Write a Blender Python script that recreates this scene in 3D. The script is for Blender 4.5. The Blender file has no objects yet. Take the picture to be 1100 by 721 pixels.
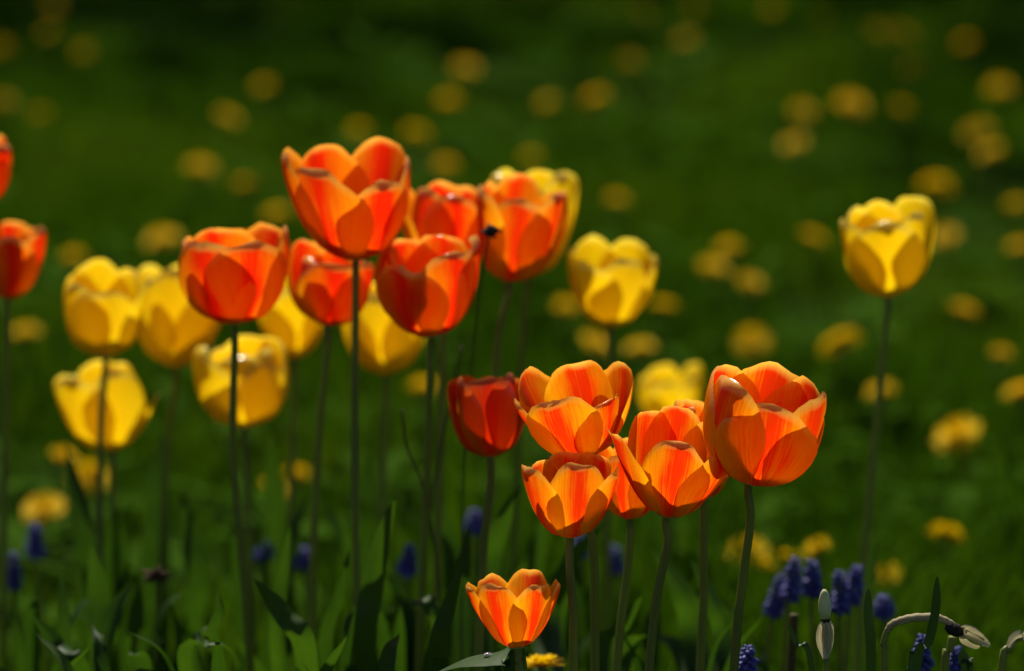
import bpy, math, random
import numpy as np
from mathutils import Vector, Matrix

R = math.radians
scene = bpy.context.scene
COL = scene.collection
random.seed(7)

# ------------------------------------------------------------------ camera, sky, sun, exposure
PITCH, CAMH, LENS, SENSOR = R(12.0), 0.90, 135.0, 36.0
FOCUS = 2.16
cd = bpy.data.cameras.new('camera')
cam = bpy.data.objects.new('camera', cd)
COL.objects.link(cam)
cam.location = (0, 0, CAMH)
cam.rotation_euler = (R(90) - PITCH, 0, 0)
cd.lens, cd.sensor_width = LENS, SENSOR
cd.clip_start, cd.clip_end = 0.05, 2000
cd.dof.use_dof = True
cd.dof.focus_distance = FOCUS
cd.dof.aperture_fstop = 4.6
scene.camera = cam

SUN_AZ, SUN_EL = R(-14), R(52)          # azimuth from +Y towards +X: the sun stands beyond the flowers, a little left
w = bpy.data.worlds.new('World')
scene.world = w
w.use_nodes = True
nt = w.node_tree
nt.nodes.clear()
sky = nt.nodes.new('ShaderNodeTexSky')
sky.sky_type = 'NISHITA'
sky.sun_disc = False
sky.sun_elevation = SUN_EL
sky.sun_rotation = SUN_AZ
bgn = nt.nodes.new('ShaderNodeBackground')
bgn.inputs['Strength'].default_value = 0.05
wo = nt.nodes.new('ShaderNodeOutputWorld')
nt.links.new(sky.outputs[0], bgn.inputs['Color'])
nt.links.new(bgn.outputs[0], wo.inputs['Surface'])

sl = bpy.data.lights.new('sun', 'SUN')
sl.energy = 5.0
sl.angle = R(0.5)
sl.color = (1.0, 0.93, 0.80)
sun = bpy.data.objects.new('sun', sl)
COL.objects.link(sun)
sdir = Vector((math.sin(SUN_AZ) * math.cos(SUN_EL), math.cos(SUN_AZ) * math.cos(SUN_EL), math.sin(SUN_EL)))
sun.rotation_euler = sdir.to_track_quat('Z', 'Y').to_euler()
sun.location = sdir * 50

scene.view_settings.view_transform = 'Standard'
scene.view_settings.look = 'None'
scene.view_settings.exposure = 0.6
scene.view_settings.gamma = 1
scene.view_settings.use_curve_mapping = False
scene.render.engine = 'CYCLES'
scene.cycles.use_denoising = True
scene.cycles.max_bounces = 10
scene.cycles.diffuse_bounces = 6
scene.cycles.transmission_bounces = 8
scene.cycles.sample_clamp_indirect = 6

# ------------------------------------------------------------------ picture point -> place (photo pixels 1100 x 721)
CF = np.array([0, math.cos(PITCH), -math.sin(PITCH)])
CU = np.array([0, math.sin(PITCH), math.cos(PITCH)])
CR = np.array([1.0, 0, 0])
C0 = np.array([0, 0, CAMH])
K = SENSOR / LENS / 1100.0


def ray(px, py):
    return CF + (px - 550) * K * CR - (py - 360.5) * K * CU


def at_y(px, py, Y):
    d = ray(px, py)
    return C0 + d * (Y / d[1])


def at_z(px, py, z):
    d = ray(px, py)
    return C0 + d * ((z - CAMH) / d[2])


def project(p):
    q = p - C0
    dep = q @ CF
    return np.stack([550 + (q @ CR) / dep / K, 360.5 - (q @ CU) / dep / K], -1)


# ------------------------------------------------------------------ helpers
def link(o, parent=None):
    COL.objects.link(o)
    if parent is not None:
        o.parent = parent
    return o


def tag(o, label, cat=None, group=None, kind=None):
    if label:
        o['label'] = label
    if cat:
        o['category'] = cat
    if group:
        o['group'] = group
    if kind:
        o['kind'] = kind
    return o


def empty(name, loc, label, cat, group=None):
    o = bpy.data.objects.new(name, None)
    o.empty_display_size = 0.02
    o.location = loc
    link(o)
    return tag(o, label, cat, group)


class MB:
    """collects quads/tris with uv into one mesh"""
    def __init__(s):
        s.v, s.f, s.uv = [], [], []

    def grid(s, P, UV=None, close_u=False):
        """P [rows][cols] points"""
        nr, nc = len(P), len(P[0])
        b = len(s.v)
        for r in range(nr):
            for c in range(nc):
                s.v.append(tuple(P[r][c]))
                s.uv.append(UV[r][c] if UV is not None else (c / max(1, nc - 1), r / max(1, nr - 1)))
        for r in range(nr - 1):
            for c in range(nc if close_u else nc - 1):
                c2 = (c + 1) % nc
                s.f.append((b + r * nc + c, b + r * nc + c2, b + (r + 1) * nc + c2, b + (r + 1) * nc + c))

    def tube(s, pts, rad, n=8, cap=True):
        pts = [np.array(p, float) for p in pts]
        rows = []
        t0 = pts[1] - pts[0]
        ref = np.array([1.0, 0, 0]) if abs(t0[0]) < 0.8 * np.linalg.norm(t0) else np.array([0, 1.0, 0])
        for i, p in enumerate(pts):
            t = pts[min(i + 1, len(pts) - 1)] - pts[max(i - 1, 0)]
            t = t / (np.linalg.norm(t) + 1e-9)
            a = ref - t * (ref @ t)
            a /= np.linalg.norm(a) + 1e-9
            ref = a
            b = np.cross(t, a)
            r = rad[i] if hasattr(rad, '__len__') else rad
            rows.append([p + r * (math.cos(k * 2 * math.pi / n) * a + math.sin(k * 2 * math.pi / n) * b) for k in range(n)])
        b0 = len(s.v)
        s.grid(rows, close_u=True)
        if cap:
            s.f.append(tuple(b0 + k for k in reversed(range(n))))
            s.f.append(tuple(b0 + (len(pts) - 1) * n + k for k in range(n)))

    def build(s, name, mat, parent=None, origin=(0, 0, 0), smooth=True):
        me = bpy.data.meshes.new(name)
        o3 = np.array(origin, float)
        me.from_pydata([tuple(np.array(p) - o3) for p in s.v], [], s.f)
        ul = me.uv_layers.new(name='UVMap')
        li = np.empty(len(me.loops), dtype=np.int32)
        me.loops.foreach_get('vertex_index', li)
        ul.data.foreach_set('uv', np.array(s.uv, dtype=np.float32)[li].ravel())
        if smooth:
            me.polygons.foreach_set('use_smooth', [True] * len(me.polygons))
        me.materials.append(mat)
        o = bpy.data.objects.new(name, me)
        return link(o, parent)


def catmull(pts, n=8):
    pts = [np.array(p, float) for p in pts]
    P = [2 * pts[0] - pts[1]] + pts + [2 * pts[-1] - pts[-2]]
    out = []
    for i in range(1, len(P) - 2):
        for k in range(n):
            t = k / n
            a, b, c, d = P[i - 1], P[i], P[i + 1], P[i + 2]
            out.append(0.5 * ((2 * b) + (c - a) * t + (2 * a - 5 * b + 4 * c - d) * t * t + (3 * b - a - 3 * c + d) * t ** 3))
    out.append(pts[-1])
    return out


# ------------------------------------------------------------------ materials
def new_mat(name):
    m = bpy.data.materials.new(name)
    m.use_nodes = True
    m.node_tree.nodes.clear()
    return m, m.node_tree


def N(t, typ, **kw):
    n = t.nodes.new(typ)
    for k, v in kw.items():
        if k in n.inputs:
            n.inputs[k].default_value = v
        else:
            setattr(n, k, v)
    return n


def ramp(t, stops, fac=None):
    n = t.nodes.new('ShaderNodeValToRGB')
    e = n.color_ramp.elements
    while len(e) < len(stops):
        e.new(0.5)
    for el, (p, c) in zip(e, stops):
        el.position = p
        el.color = (*c, 1) if len(c) == 3 else c
    if fac is not None:
        t.links.new(fac, n.inputs[0])
    return n


def math_n(t, op, a, b=None):
    n = t.nodes.new('ShaderNodeMath')
    n.operation = op
    for i, x in enumerate((a, b)):
        if x is None:
            continue
        if isinstance(x, (int, float)):
            n.inputs[i].default_value = x
        else:
            t.links.new(x, n.inputs[i])
    return n.outputs[0]


def mix_rgb(t, fac, a, b, blend='MIX'):
    n = t.nodes.new('ShaderNodeMix')
    n.data_type = 'RGBA'
    n.blend_type = blend
    for sock, x in ((n.inputs['Factor'], fac), (n.inputs[6], a), (n.inputs[7], b)):
        if isinstance(x, (int, float)):
            sock.default_value = x
        elif isinstance(x, tuple):
            sock.default_value = (*x, 1)
        else:
            t.links.new(x, sock)
    return n.outputs[2]


def leafy(t, col, trans_col, trans, rough, spec, bump=None, wax=None):
    """thin translucent sheet: principled face, light coming through from behind"""
    p = N(t, 'ShaderNodeBsdfPrincipled')
    t.links.new(col, p.inputs['Base Color'])
    p.inputs['Roughness'].default_value = rough
    p.inputs['Specular IOR Level'].default_value = spec
    if wax is not None:      # factor 0..1: smoother, waxier skin
        t.links.new(math_n(t, 'ADD', math_n(t, 'MULTIPLY', wax, 0.20 - rough), rough), p.inputs['Roughness'])
        t.links.new(math_n(t, 'ADD', math_n(t, 'MULTIPLY', wax, 0.5 - spec), spec), p.inputs['Specular IOR Level'])
    tr = N(t, 'ShaderNodeBsdfTranslucent')
    t.links.new(trans_col, tr.inputs['Color'])
    if bump is not None:
        t.links.new(bump, p.inputs['Normal'])
        t.links.new(bump, tr.inputs['Normal'])
    mx = N(t, 'ShaderNodeMixShader')
    mx.inputs[0].default_value = trans
    t.links.new(p.outputs[0], mx.inputs[1])
    t.links.new(tr.outputs[0], mx.inputs[2])
    o = N(t, 'ShaderNodeOutputMaterial')
    t.links.new(mx.outputs[0], o.inputs['Surface'])


def petal_mat(name, centre, edge, base, rim=(0.90, 0.60, 0.10)):
    m, t = new_mat(name)
    tc = N(t, 'ShaderNodeTexCoord')
    sp = N(t, 'ShaderNodeSeparateXYZ')
    t.links.new(tc.outputs['UV'], sp.inputs[0])
    u, v = sp.outputs[0], sp.outputs[1]
    oi = N(t, 'ShaderNodeObjectInfo')
    au = math_n(t, 'ABSOLUTE', math_n(t, 'SUBTRACT', u, 0.5))       # 0 centre, .5 edge
    mp = N(t, 'ShaderNodeMapping')
    mp.inputs['Scale'].default_value = (64, 1.3, 1)
    t.links.new(tc.outputs['UV'], mp.inputs[0])
    off = N(t, 'ShaderNodeCombineXYZ')
    t.links.new(math_n(t, 'MULTIPLY', oi.outputs['Random'], 53.0), off.inputs[0])
    t.links.new(off.outputs[0], mp.inputs['Location'])
    vein = N(t, 'ShaderNodeTexNoise', Scale=1.0, Detail=4.0)
    t.links.new(mp.outputs[0], vein.inputs['Vector'])
    mp2 = N(t, 'ShaderNodeMapping')
    mp2.inputs['Scale'].default_value = (5, 2.2, 1)
    t.links.new(tc.outputs['UV'], mp2.inputs[0])
    t.links.new(off.outputs[0], mp2.inputs['Location'])
    blot = N(t, 'ShaderNodeTexNoise', Scale=1.0, Detail=2.0)
    t.links.new(mp2.outputs[0], blot.inputs['Vector'])
    x = math_n(t, 'ADD', math_n(t, 'MULTIPLY', au, 2.0),
               math_n(t, 'MULTIPLY', math_n(t, 'SUBTRACT', vein.outputs[0], 0.5), 0.6))
    x = math_n(t, 'ADD', x, math_n(t, 'MULTIPLY', math_n(t, 'SUBTRACT', blot.outputs[0], 0.5), 0.5))
    mid = tuple(c * 0.5 + e * 0.5 for c, e in zip(centre, edge))
    rc = ramp(t, [(0.07, centre), (0.36, mid), (0.74, edge)], x)
    col = rc.outputs[0]
    rb = ramp(t, [(0.03, (1, 1, 1)), (0.16, (0, 0, 0))], v)
    col = mix_rgb(t, rb.outputs[0], col, base)
    rr = ramp(t, [(0.90, (0, 0, 0)), (0.98, (0.85, 0.85, 0.85))], v)
    mid_f = ramp(t, [(0.05, (1, 1, 1)), (0.28, (0.15, 0.15, 0.15))], au)          # palest at the folded tip: pale edge colour plus a painted-in highlight
    col = mix_rgb(t, math_n(t, 'MULTIPLY', rr.outputs[0], mid_f.outputs[0]), col, rim)
    tr = mix_rgb(t, 1.0, col, (1.0, 0.95, 0.7), 'MULTIPLY')
    bp = N(t, 'ShaderNodeBump', Strength=0.35, Distance=0.0008)
    t.links.new(vein.outputs[0], bp.inputs['Height'])
    leafy(t, col, tr, 0.53, 0.30, 0.14, bp.outputs[0], ramp(t, [(0.84, (0, 0, 0)), (0.94, (1, 1, 1))], v).outputs[0])
    return m


ORANGE = petal_mat('petal_orange', (0.80, 0.035, 0.002), (0.90, 0.50, 0.006), (0.55, 0.42, 0.03))
REDOR = petal_mat('petal_red_orange', (0.78, 0.020, 0.002), (0.86, 0.36, 0.005), (0.5, 0.30, 0.03))
SHADEDRED = petal_mat('petal_shaded_red', (0.64, 0.022, 0.003), (0.72, 0.17, 0.008), (0.4, 0.2, 0.03), (0.55, 0.2, 0.03))  # the shade on this bloom is put into its darker petal colour
YELLOW = petal_mat('petal_yellow', (0.80, 0.52, 0.004), (0.86, 0.65, 0.010), (0.58, 0.50, 0.03), (0.86, 0.76, 0.12))


def green_mat(name, a, b, trans, rough=0.38, spec=0.4, sx=30.0, sy=1.5, tint=(0.9, 1.0, 0.35)):
    m, t = new_mat(name)
    tc = N(t, 'ShaderNodeTexCoord')
    oi = N(t, 'ShaderNodeObjectInfo')
    mp = N(t, 'ShaderNodeMapping')
    mp.inputs['Scale'].default_value = (sx, sy, 1)
    t.links.new(tc.outputs['UV'], mp.inputs[0])
    ns = N(t, 'ShaderNodeTexNoise', Scale=1.0, Detail=3.0)
    t.links.new(mp.outputs[0], ns.inputs['Vector'])
    bl = N(t, 'ShaderNodeTexNoise', Scale=45.0, Detail=3.0)
    t.links.new(tc.outputs['Object'], bl.inputs['Vector'])
    f = math_n(t, 'ADD', math_n(t, 'MULTIPLY', ns.outputs[0], 0.6), math_n(t, 'MULTIPLY', bl.outputs[0], 0.4))
    f = math_n(t, 'ADD', f, math_n(t, 'MULTIPLY', math_n(t, 'SUBTRACT', oi.outputs['Random'], 0.5), 0.25))
    c = ramp(t, [(0.3, a), (0.7, b)], f)
    tr = mix_rgb(t, 1.0, c.outputs[0], tint, 'MULTIPLY')
    bp = N(t, 'ShaderNodeBump', Strength=0.25, Distance=0.0008)
    t.links.new(ns.outputs[0], bp.inputs['Height'])
    leafy(t, c.outputs[0], tr, trans, rough, spec, bp.outputs[0])
    return m


LEAF = green_mat('tulip_leaf_green', (0.020, 0.052, 0.009), (0.045, 0.095, 0.015), 0.42, 0.5, 0.15, tint=(1.1, 1.2, 0.25))
STEM = green_mat('stem_green', (0.15, 0.18, 0.03), (0.22, 0.25, 0.06), 0.40, 0.45, 0.35, 8, 6)
BLADE = green_mat('daffodil_leaf_green', (0.010, 0.026, 0.008), (0.022, 0.05, 0.013), 0.18, 0.4, 0.25)
DRYSTEM = green_mat('dry_stem_brown', (0.05, 0.04, 0.018), (0.10, 0.08, 0.03), 0.1, 0.7, 0.1)
HUSK = green_mat('papery_husk', (0.22, 0.20, 0.10), (0.60, 0.56, 0.38), 0.35, 0.6, 0.15, 26, 2, (1, 0.95, 0.8))
SPATHE = green_mat('tan_spathe', (0.15, 0.11, 0.045), (0.46, 0.39, 0.23), 0.3, 0.6, 0.12, 9, 5, (1, 0.9, 0.7))
PODM = green_mat('pale_pod', (0.30, 0.36, 0.20), (0.50, 0.53, 0.33), 0.2, 0.5, 0.25, 12, 3)
DARK = green_mat('dark_seed', (0.012, 0.010, 0.009), (0.035, 0.028, 0.022), 0.0, 0.8, 0.1, 6, 6)
BROWN = green_mat('brown_seed', (0.04, 0.022, 0.012), (0.09, 0.05, 0.03), 0.0, 0.8, 0.1, 6, 6)
PISTIL = green_mat('pistil_green', (0.25, 0.30, 0.08), (0.40, 0.42, 0.14), 0.1)
BLUE = green_mat('grape_hyacinth_blue', (0.035, 0.04, 0.22), (0.09, 0.09, 0.38), 0.2, 0.5, 0.3, 6, 6, (0.9, 0.9, 1.0))
DANDY = green_mat('dandelion_yellow', (0.72, 0.48, 0.003), (0.80, 0.58, 0.005), 0.3, 0.7, 0.1, 8, 2, (1, 0.95, 0.4))


def lawn_mat():
    m, t = new_mat('lawn_grass')
    tc = N(t, 'ShaderNodeTexCoord')
    big = N(t, 'ShaderNodeTexNoise', Scale=1.3, Detail=3.0)
    fine = N(t, 'ShaderNodeTexNoise', Scale=24.0, Detail=2.0)
    t.links.new(tc.outputs['Object'], big.inputs['Vector'])
    t.links.new(tc.outputs['Object'], fine.inputs['Vector'])
    f = math_n(t, 'ADD', math_n(t, 'MULTIPLY', big.outputs[0], 0.65), math_n(t, 'MULTIPLY', fine.outputs[0], 0.35))
    c = ramp(t, [(0.34, (0.022, 0.060, 0.003)), (0.5, (0.050, 0.112, 0.005)), (0.64, (0.095, 0.155, 0.008))], f)
    tr = mix_rgb(t, 1.0, c.outputs[0], (0.9, 0.95, 0.2), 'MULTIPLY')
    leafy(t, c.outputs[0], tr, 0.3, 0.9, 0.0)
    return m


GRASS = lawn_mat()


def ground_mat():
    m, t = new_mat('lawn_ground')
    tc = N(t, 'ShaderNodeTexCoord')
    a = N(t, 'ShaderNodeTexNoise', Scale=1.5, Detail=5.0)
    b = N(t, 'ShaderNodeTexNoise', Scale=60.0, Detail=4.0)
    t.links.new(tc.outputs['Object'], a.inputs['Vector'])
    t.links.new(tc.outputs['Object'], b.inputs['Vector'])
    f = math_n(t, 'ADD', math_n(t, 'MULTIPLY', a.outputs[0], 0.5), math_n(t, 'MULTIPLY', b.outputs[0], 0.5))
    c = ramp(t, [(0.35, (0.012, 0.024, 0.004)), (0.65, (0.022, 0.048, 0.006))], f)
    p = N(t, 'ShaderNodeBsdfPrincipled', Roughness=0.95)
    p.inputs['Specular IOR Level'].default_value = 0.0
    t.links.new(c.outputs[0], p.inputs['Base Color'])
    bp = N(t, 'ShaderNodeBump', Strength=0.6, Distance=0.02)
    t.links.new(b.outputs[0], bp.inputs['Height'])
    t.links.new(bp.outputs[0], p.inputs['Normal'])
    o = N(t, 'ShaderNodeOutputMaterial')
    t.links.new(p.outputs[0], o.inputs['Surface'])
    return m


def water_mat():
    m, t = new_mat('dew')
    p = N(t, 'ShaderNodeBsdfPrincipled', Roughness=0.02, IOR=1.33)
    p.inputs['Transmission Weight'].default_value = 1.0
    o = N(t, 'ShaderNodeOutputMaterial')
    t.links.new(p.outputs[0], o.inputs['Surface'])
    return m


# ------------------------------------------------------------------ setting: ground, grass
gb = MB()
rows = []
for y in [-60, -20, -5, 0, 1, 2, 3, 4, 6, 8, 12, 20, 60, 200, 900]:
    rows.append([(x, y, 0) for x in (-900, -200, -40, -10, -4, -2, -1, 0, 1, 2, 4, 10, 40, 200, 900)])
gb.grid(rows)
g = gb.build('lawn', ground_mat())
tag(g, 'dark green lawn reaching back behind the tulips', kind='structure')


def patch(x, y):
    """smooth 0..1 field: where the lawn stands thick and tall, where thin"""
    f = (np.sin(3.1 * x + 1.7 * y + 0.6) + np.sin(-4.7 * x + 2.6 * y + 2.1) + np.sin(7.9 * x + 5.3 * y + 4.0 + np.sin(3 * y))
         + 0.8 * np.sin(13.0 * x - 6.1 * y + 1.0) + 0.7 * np.sin(19.0 * x + 9.7 * y + 2 * np.sin(5 * x)))
    return np.clip(0.5 + 0.24 * f, 0, 1)


def grass_mesh(name, n, region, hmin, hmax, wid, seed, lean=0.45):
    """n separate curved blades in one mesh; region(rng, n) -> x, y"""
    rng = np.random.default_rng(seed)
    x, y = region(rng, n)
    k = patch(x, y)
    keep = rng.random(n) < np.clip(0.25 + 1.1 * k, 0.2, 1)
    x, y, k = x[keep], y[keep], k[keep]
    n = len(x)
    # clumpy height field
    hh = 0.75 + 0.25 * np.sin(x * 5.1 + 1.3 * np.sin(y * 3.7)) * np.sin(y * 4.3 + 1.1 * np.sin(x * 6.1))
    H = (hmin + (hmax - hmin) * rng.random(n) ** 1.4) * hh * (0.6 + 0.75 * k)
    a = rng.random(n) * 2 * np.pi
    la = rng.random(n) * 2 * np.pi
    L = H * lean * (0.3 + rng.random(n))
    W = wid * (0.6 + 0.8 * rng.random(n))
    dx, dy = np.cos(a) * W / 2, np.sin(a) * W / 2
    lx, ly = np.cos(la) * L, np.sin(la) * L
    V = np.empty((n, 5, 3), np.float32)
    for k, (t, wf) in enumerate(((0, 1), (0, -1), (0.55, 0.8), (0.55, -0.8), (1, 0))):
        V[:, k, 0] = x + dx * wf + lx * t * t
        V[:, k, 1] = y + dy * wf + ly * t * t
        V[:, k, 2] = H * (t - 0.22 * t * t) / 0.78
    V = V.reshape(-1, 3)
    base = (np.arange(n) * 5)[:, None]
    tri = (base + np.array([0, 1, 3, 0, 3, 2, 2, 3, 4])[None]).reshape(-1).astype(np.int32)
    me = bpy.data.meshes.new(name)
    me.vertices.add(len(V))
    me.vertices.foreach_set('co', V.ravel())
    nf = len(tri) // 3
    me.loops.add(len(tri))
    me.loops.foreach_set('vertex_index', tri)
    me.polygons.add(nf)
    me.polygons.foreach_set('loop_start', np.arange(nf, dtype=np.int32) * 3)
    me.polygons.foreach_set('loop_total', np.full(nf, 3, dtype=np.int32))
    me.update(calc_edges=True)
    me.materials.append(GRASS)
    return link(bpy.data.objects.new(name, me))


def lawn_region(rng, n):
    # tufts: blades gather round centres, dark gaps stay between
    nc = n // 22
    yc = 2.7 + (rng.random(nc) ** 1.25) * 8.3
    xc = (rng.random(nc) * 2 - 1) * (0.16 * yc + 0.75)
    k = rng.integers(nc, size=n)
    sp = 0.018 + 0.004 * yc[k]
    return xc[k] + rng.normal(size=n) * sp, yc[k] + rng.normal(size=n) * sp


def bed_region(rng, n):
    y = 1.75 + rng.random(n) * 1.25
    x = (rng.random(n) * 2 - 1) * 0.9
    return x, y


tag(grass_mesh('lawn_grass', 260000, lawn_region, 0.035, 0.085, 0.0042, 3), 'short green lawn grass behind the flowers', kind='stuff')
tag(grass_mesh('bed_grass', 30000, bed_region, 0.05, 0.19, 0.004, 5, 0.6), 'longer grass growing among the tulip stems', kind='stuff')


def tall_region(rng, n):
    y = 2.42 + rng.random(n) * 0.5
    x = (-0.30 + 0.42 * rng.random(n)) * y / 2.3
    return x, y


tag(grass_mesh('tall_grass', 1500, tall_region, 0.10, 0.27, 0.0085, 8, 0.22), 'tall upright grass blades standing between the tulip stems', kind='stuff')

WEED = green_mat('weed_leaf', (0.032, 0.080, 0.007), (0.065, 0.125, 0.012), 0.3, 0.75, 0.0, 4, 3)
rw = np.random.default_rng(15)
wm = MB()
for i in range(420):
    yc = 2.75 + rw.random() ** 1.3 * 4.2
    xc = (rw.random() * 2 - 1) * (0.16 * yc + 0.35)
    for k in range(rw.integers(4, 9)):
        a = rw.random() * 6.28
        ln = 0.035 + 0.055 * rw.random()
        up = 0.25 + 0.9 * rw.random()
        d = np.array([math.cos(a), math.sin(a), 0])
        t_ = np.array([-math.sin(a), math.cos(a), 0])
        wd = 0.006 + 0.009 * rw.random()
        b = np.array([xc, yc, 0.01]) + d * 0.004
        rows = []
        for q in range(6):
            f = q / 5
            c = b + d * ln * f + np.array([0, 0, 1.0]) * ln * (up * f - 0.55 * up * f * f)
            hw = wd * (0.25, 0.6, 0.9, 1.0, 0.75, 0.08)[q]
            rows.append([c - t_ * hw + np.array([0, 0, hw * 0.3]), c, c + t_ * hw + np.array([0, 0, hw * 0.3])])
        wm.grid(rows)
tag(wm.build('lawn_weeds', WEED), 'low broad leaved weeds scattered through the lawn', kind='stuff')


# ------------------------------------------------------------------ unseen trees, added out of view to shade the back of the lawn
BARK = green_mat('bark', (0.05, 0.04, 0.03), (0.11, 0.09, 0.07), 0.0, 0.9, 0.1, 20, 3)
CROWN = green_mat('tree_leaf', (0.03, 0.06, 0.012), (0.06, 0.11, 0.02), 0.3, 0.5, 0.2, 3, 3)


def tree(label, x, y, h, rad, seed, n=7000):
    rng = np.random.default_rng(seed)
    root = empty('tree', (x, y, 0), label, 'tree', 'unseen trees added beyond the lawn')
    m = MB()
    m.tube(catmull([(0, 0, -0.1), (0.05, 0, h * 0.2), (0.0, 0.1, h * 0.5), (0.1, 0, h * 0.9)], 5), list(np.linspace(0.24, 0.03, 16)), 10)
    ends = []
    for k in range(9):
        a = k * 2.4 + rng.random()
        z0 = h * (0.25 + 0.06 * k)
        r = rad * (0.55 + 0.4 * rng.random())
        e = np.array([math.cos(a) * r, math.sin(a) * r, z0 + h * 0.12])
        ends.append(e)
        m.tube(catmull([(0, 0, z0), tuple(e * np.array([0.5, 0.5, 1]) - np.array([0, 0, h * 0.04])), tuple(e)], 4), list(np.linspace(0.08, 0.015, 9)), 6)
    m.build('trunk', BARK, root)
    cl = []
    for k in range(46):
        d = rng.normal(size=3)
        d /= np.linalg.norm(d)
        q = d * (0.5 + 0.5 * rng.random()) * np.array([rad, rad, h * 0.36]) + np.array([0, 0, h * 0.6])
        cl.append((q, rad * (0.2 + 0.16 * rng.random())))
    V, F = [], []
    for i in range(n):
        q, r = cl[rng.integers(len(cl))]
        c = q + rng.normal(size=3) * r * 0.55
        a = rng.normal(size=3)
        a /= np.linalg.norm(a)
        b = np.cross(a, rng.normal(size=3))
        b /= np.linalg.norm(b)
        s_ = 0.07 + 0.06 * rng.random()
        i0 = len(V)
        V += [tuple(c - a * s_), tuple(c + b * s_ * 0.5), tuple(c + a * s_), tuple(c - b * s_ * 0.5)]
        F.append((i0, i0 + 1, i0 + 2, i0 + 3))
    me = bpy.data.meshes.new('crown')
    me.from_pydata(V, [], F)
    me.uv_layers.new(name='UVMap')
    me.materials.append(CROWN)
    link(bpy.data.objects.new('crown', me), root)


tree('unseen leafy tree added past the back of the lawn to shade the top right', 1.1, 12.3, 8.6, 2.7, 61, 13000)
tree('unseen leafy tree added past the back of the lawn to shade the top left', -3.3, 12.6, 8.4, 2.4, 62, 8000)


# ------------------------------------------------------------------ tulips
PROF = {   # angle of the petal's midline above the horizontal, base to tip
    'cup':  (8, 62, 81, 89, 93),
    'bowl': (5, 58, 78, 86, 90),
    'half': (9, 58, 73, 81, 86),
    'open': (12, 58, 68, 74, 80),
    'flare': (14, 56, 62, 64, 66),
    'egg':  (10, 66, 86, 96, 106),
}


def petal_grid(L, Wd, prof, curl, notch, ruf, rng, rho_k, r0, flat, skew, tw=0.0, nv=26, nu=23):
    ph = np.interp(np.linspace(0, 1, 101), (0, 0.2, 0.45, 0.75, 1.0), prof)
    tt = np.linspace(0, 1, 101)
    ph2 = np.radians(ph + 2.9 * curl * np.clip((tt - 0.89) / 0.11, 0, 1) ** 1.3)   # the tip folds over along the midrib only
    ph = np.radians(ph)
    line = lambda a: (r0 + np.concatenate([[0], np.cumsum(np.cos(a[:-1])) * L / 100]), np.concatenate([[0], np.cumsum(np.sin(a[:-1])) * L / 100]))
    rc, zc = line(ph)
    rc2, zc2 = line(ph2)
    tipw = 0.26 + 0.14 * rng.random()
    rmean = rc[50]
    p1, p2, p3 = rng.random(3) * 6.28
    notch_x = (rng.random() - 0.5) * 0.25
    P, UV = [], []
    for j in range(nv):
        v = j / (nv - 1)
        row, ruv = [], []
        for i in range(nu):
            u = -1 + 2 * i / (nu - 1)
            T = 0.16 + 0.84 * max(0, 1 - abs(u) ** flat) ** 0.74
            T *= 1 - notch * math.exp(-((u - notch_x) / 0.14) ** 2)
            T *= 1 + ruf * 0.022 * math.sin(5 * u + p1) + ruf * 0.013 * math.sin(11 * u + p2) + ruf * 0.006 * math.sin(27 * u + p3)
            ve = min(1.0, v * T)
            cw = math.exp(-((u - notch_x) / tipw) ** 2)
            r_ = np.interp(ve, tt, rc) * (1 - cw) + np.interp(ve, tt, rc2) * cw
            z_ = np.interp(ve, tt, zc) * (1 - cw) + np.interp(ve, tt, zc2) * cw
            f_ = np.interp(ve, tt, ph) * (1 - cw) + np.interp(ve, tt, ph2) * cw
            hw = Wd * np.interp(ve, (0, 0.1, 0.3, 0.5, 0.7, 1.0), (0.17, 0.30, 0.56, 0.82, 1.0, 1.0))
            s = u * hw + skew * ve * ve * L
            rho = rho_k * (0.35 * rmean + 0.65 * max(r_, 0.3 * rmean))
            ang = s / rho
            lat = rho * math.sin(ang)
            inw = rho * (1 - math.cos(ang))
            # crease along the midrib, soft waves, rolled rim
            inw -= 0.028 * Wd * math.exp(-(u / 0.16) ** 2) * min(1, ve * 3)
            inw += ruf * 0.05 * Wd * ve ** 2 * math.sin(3.2 * u + p3 + 2 * ve) * (0.3 + abs(u))
            inw += ruf * 0.022 * Wd * math.sin(6.5 * u + p2 + 1.5 * ve) * min(1, ve * 1.6)
            inw += tw * u * Wd * ve ** 1.3
            edge = max(0, v - 0.9) / 0.1
            inw += 0.03 * Wd * edge * edge * (1 if curl >= 0 else -1)
            row.append((r_ - math.sin(f_) * inw, lat, z_ + math.cos(f_) * inw))
            ruv.append(((u + 1) / 2, v))
        P.append(row)
        UV.append(ruv)
    return np.array(P), UV


def rot_z(a):
    c, s = math.cos(a), math.sin(a)
    return np.array([[c, -s, 0], [s, c, 0], [0, 0, 1]])


def rot_x(a):
    c, s = math.cos(a), math.sin(a)
    return np.array([[1, 0, 0], [0, c, -s], [0, s, c]])


def rot_y(a):
    c, s = math.cos(a), math.sin(a)
    return np.array([[c, 0, s], [0, 1, 0], [-s, 0, c]])


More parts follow.
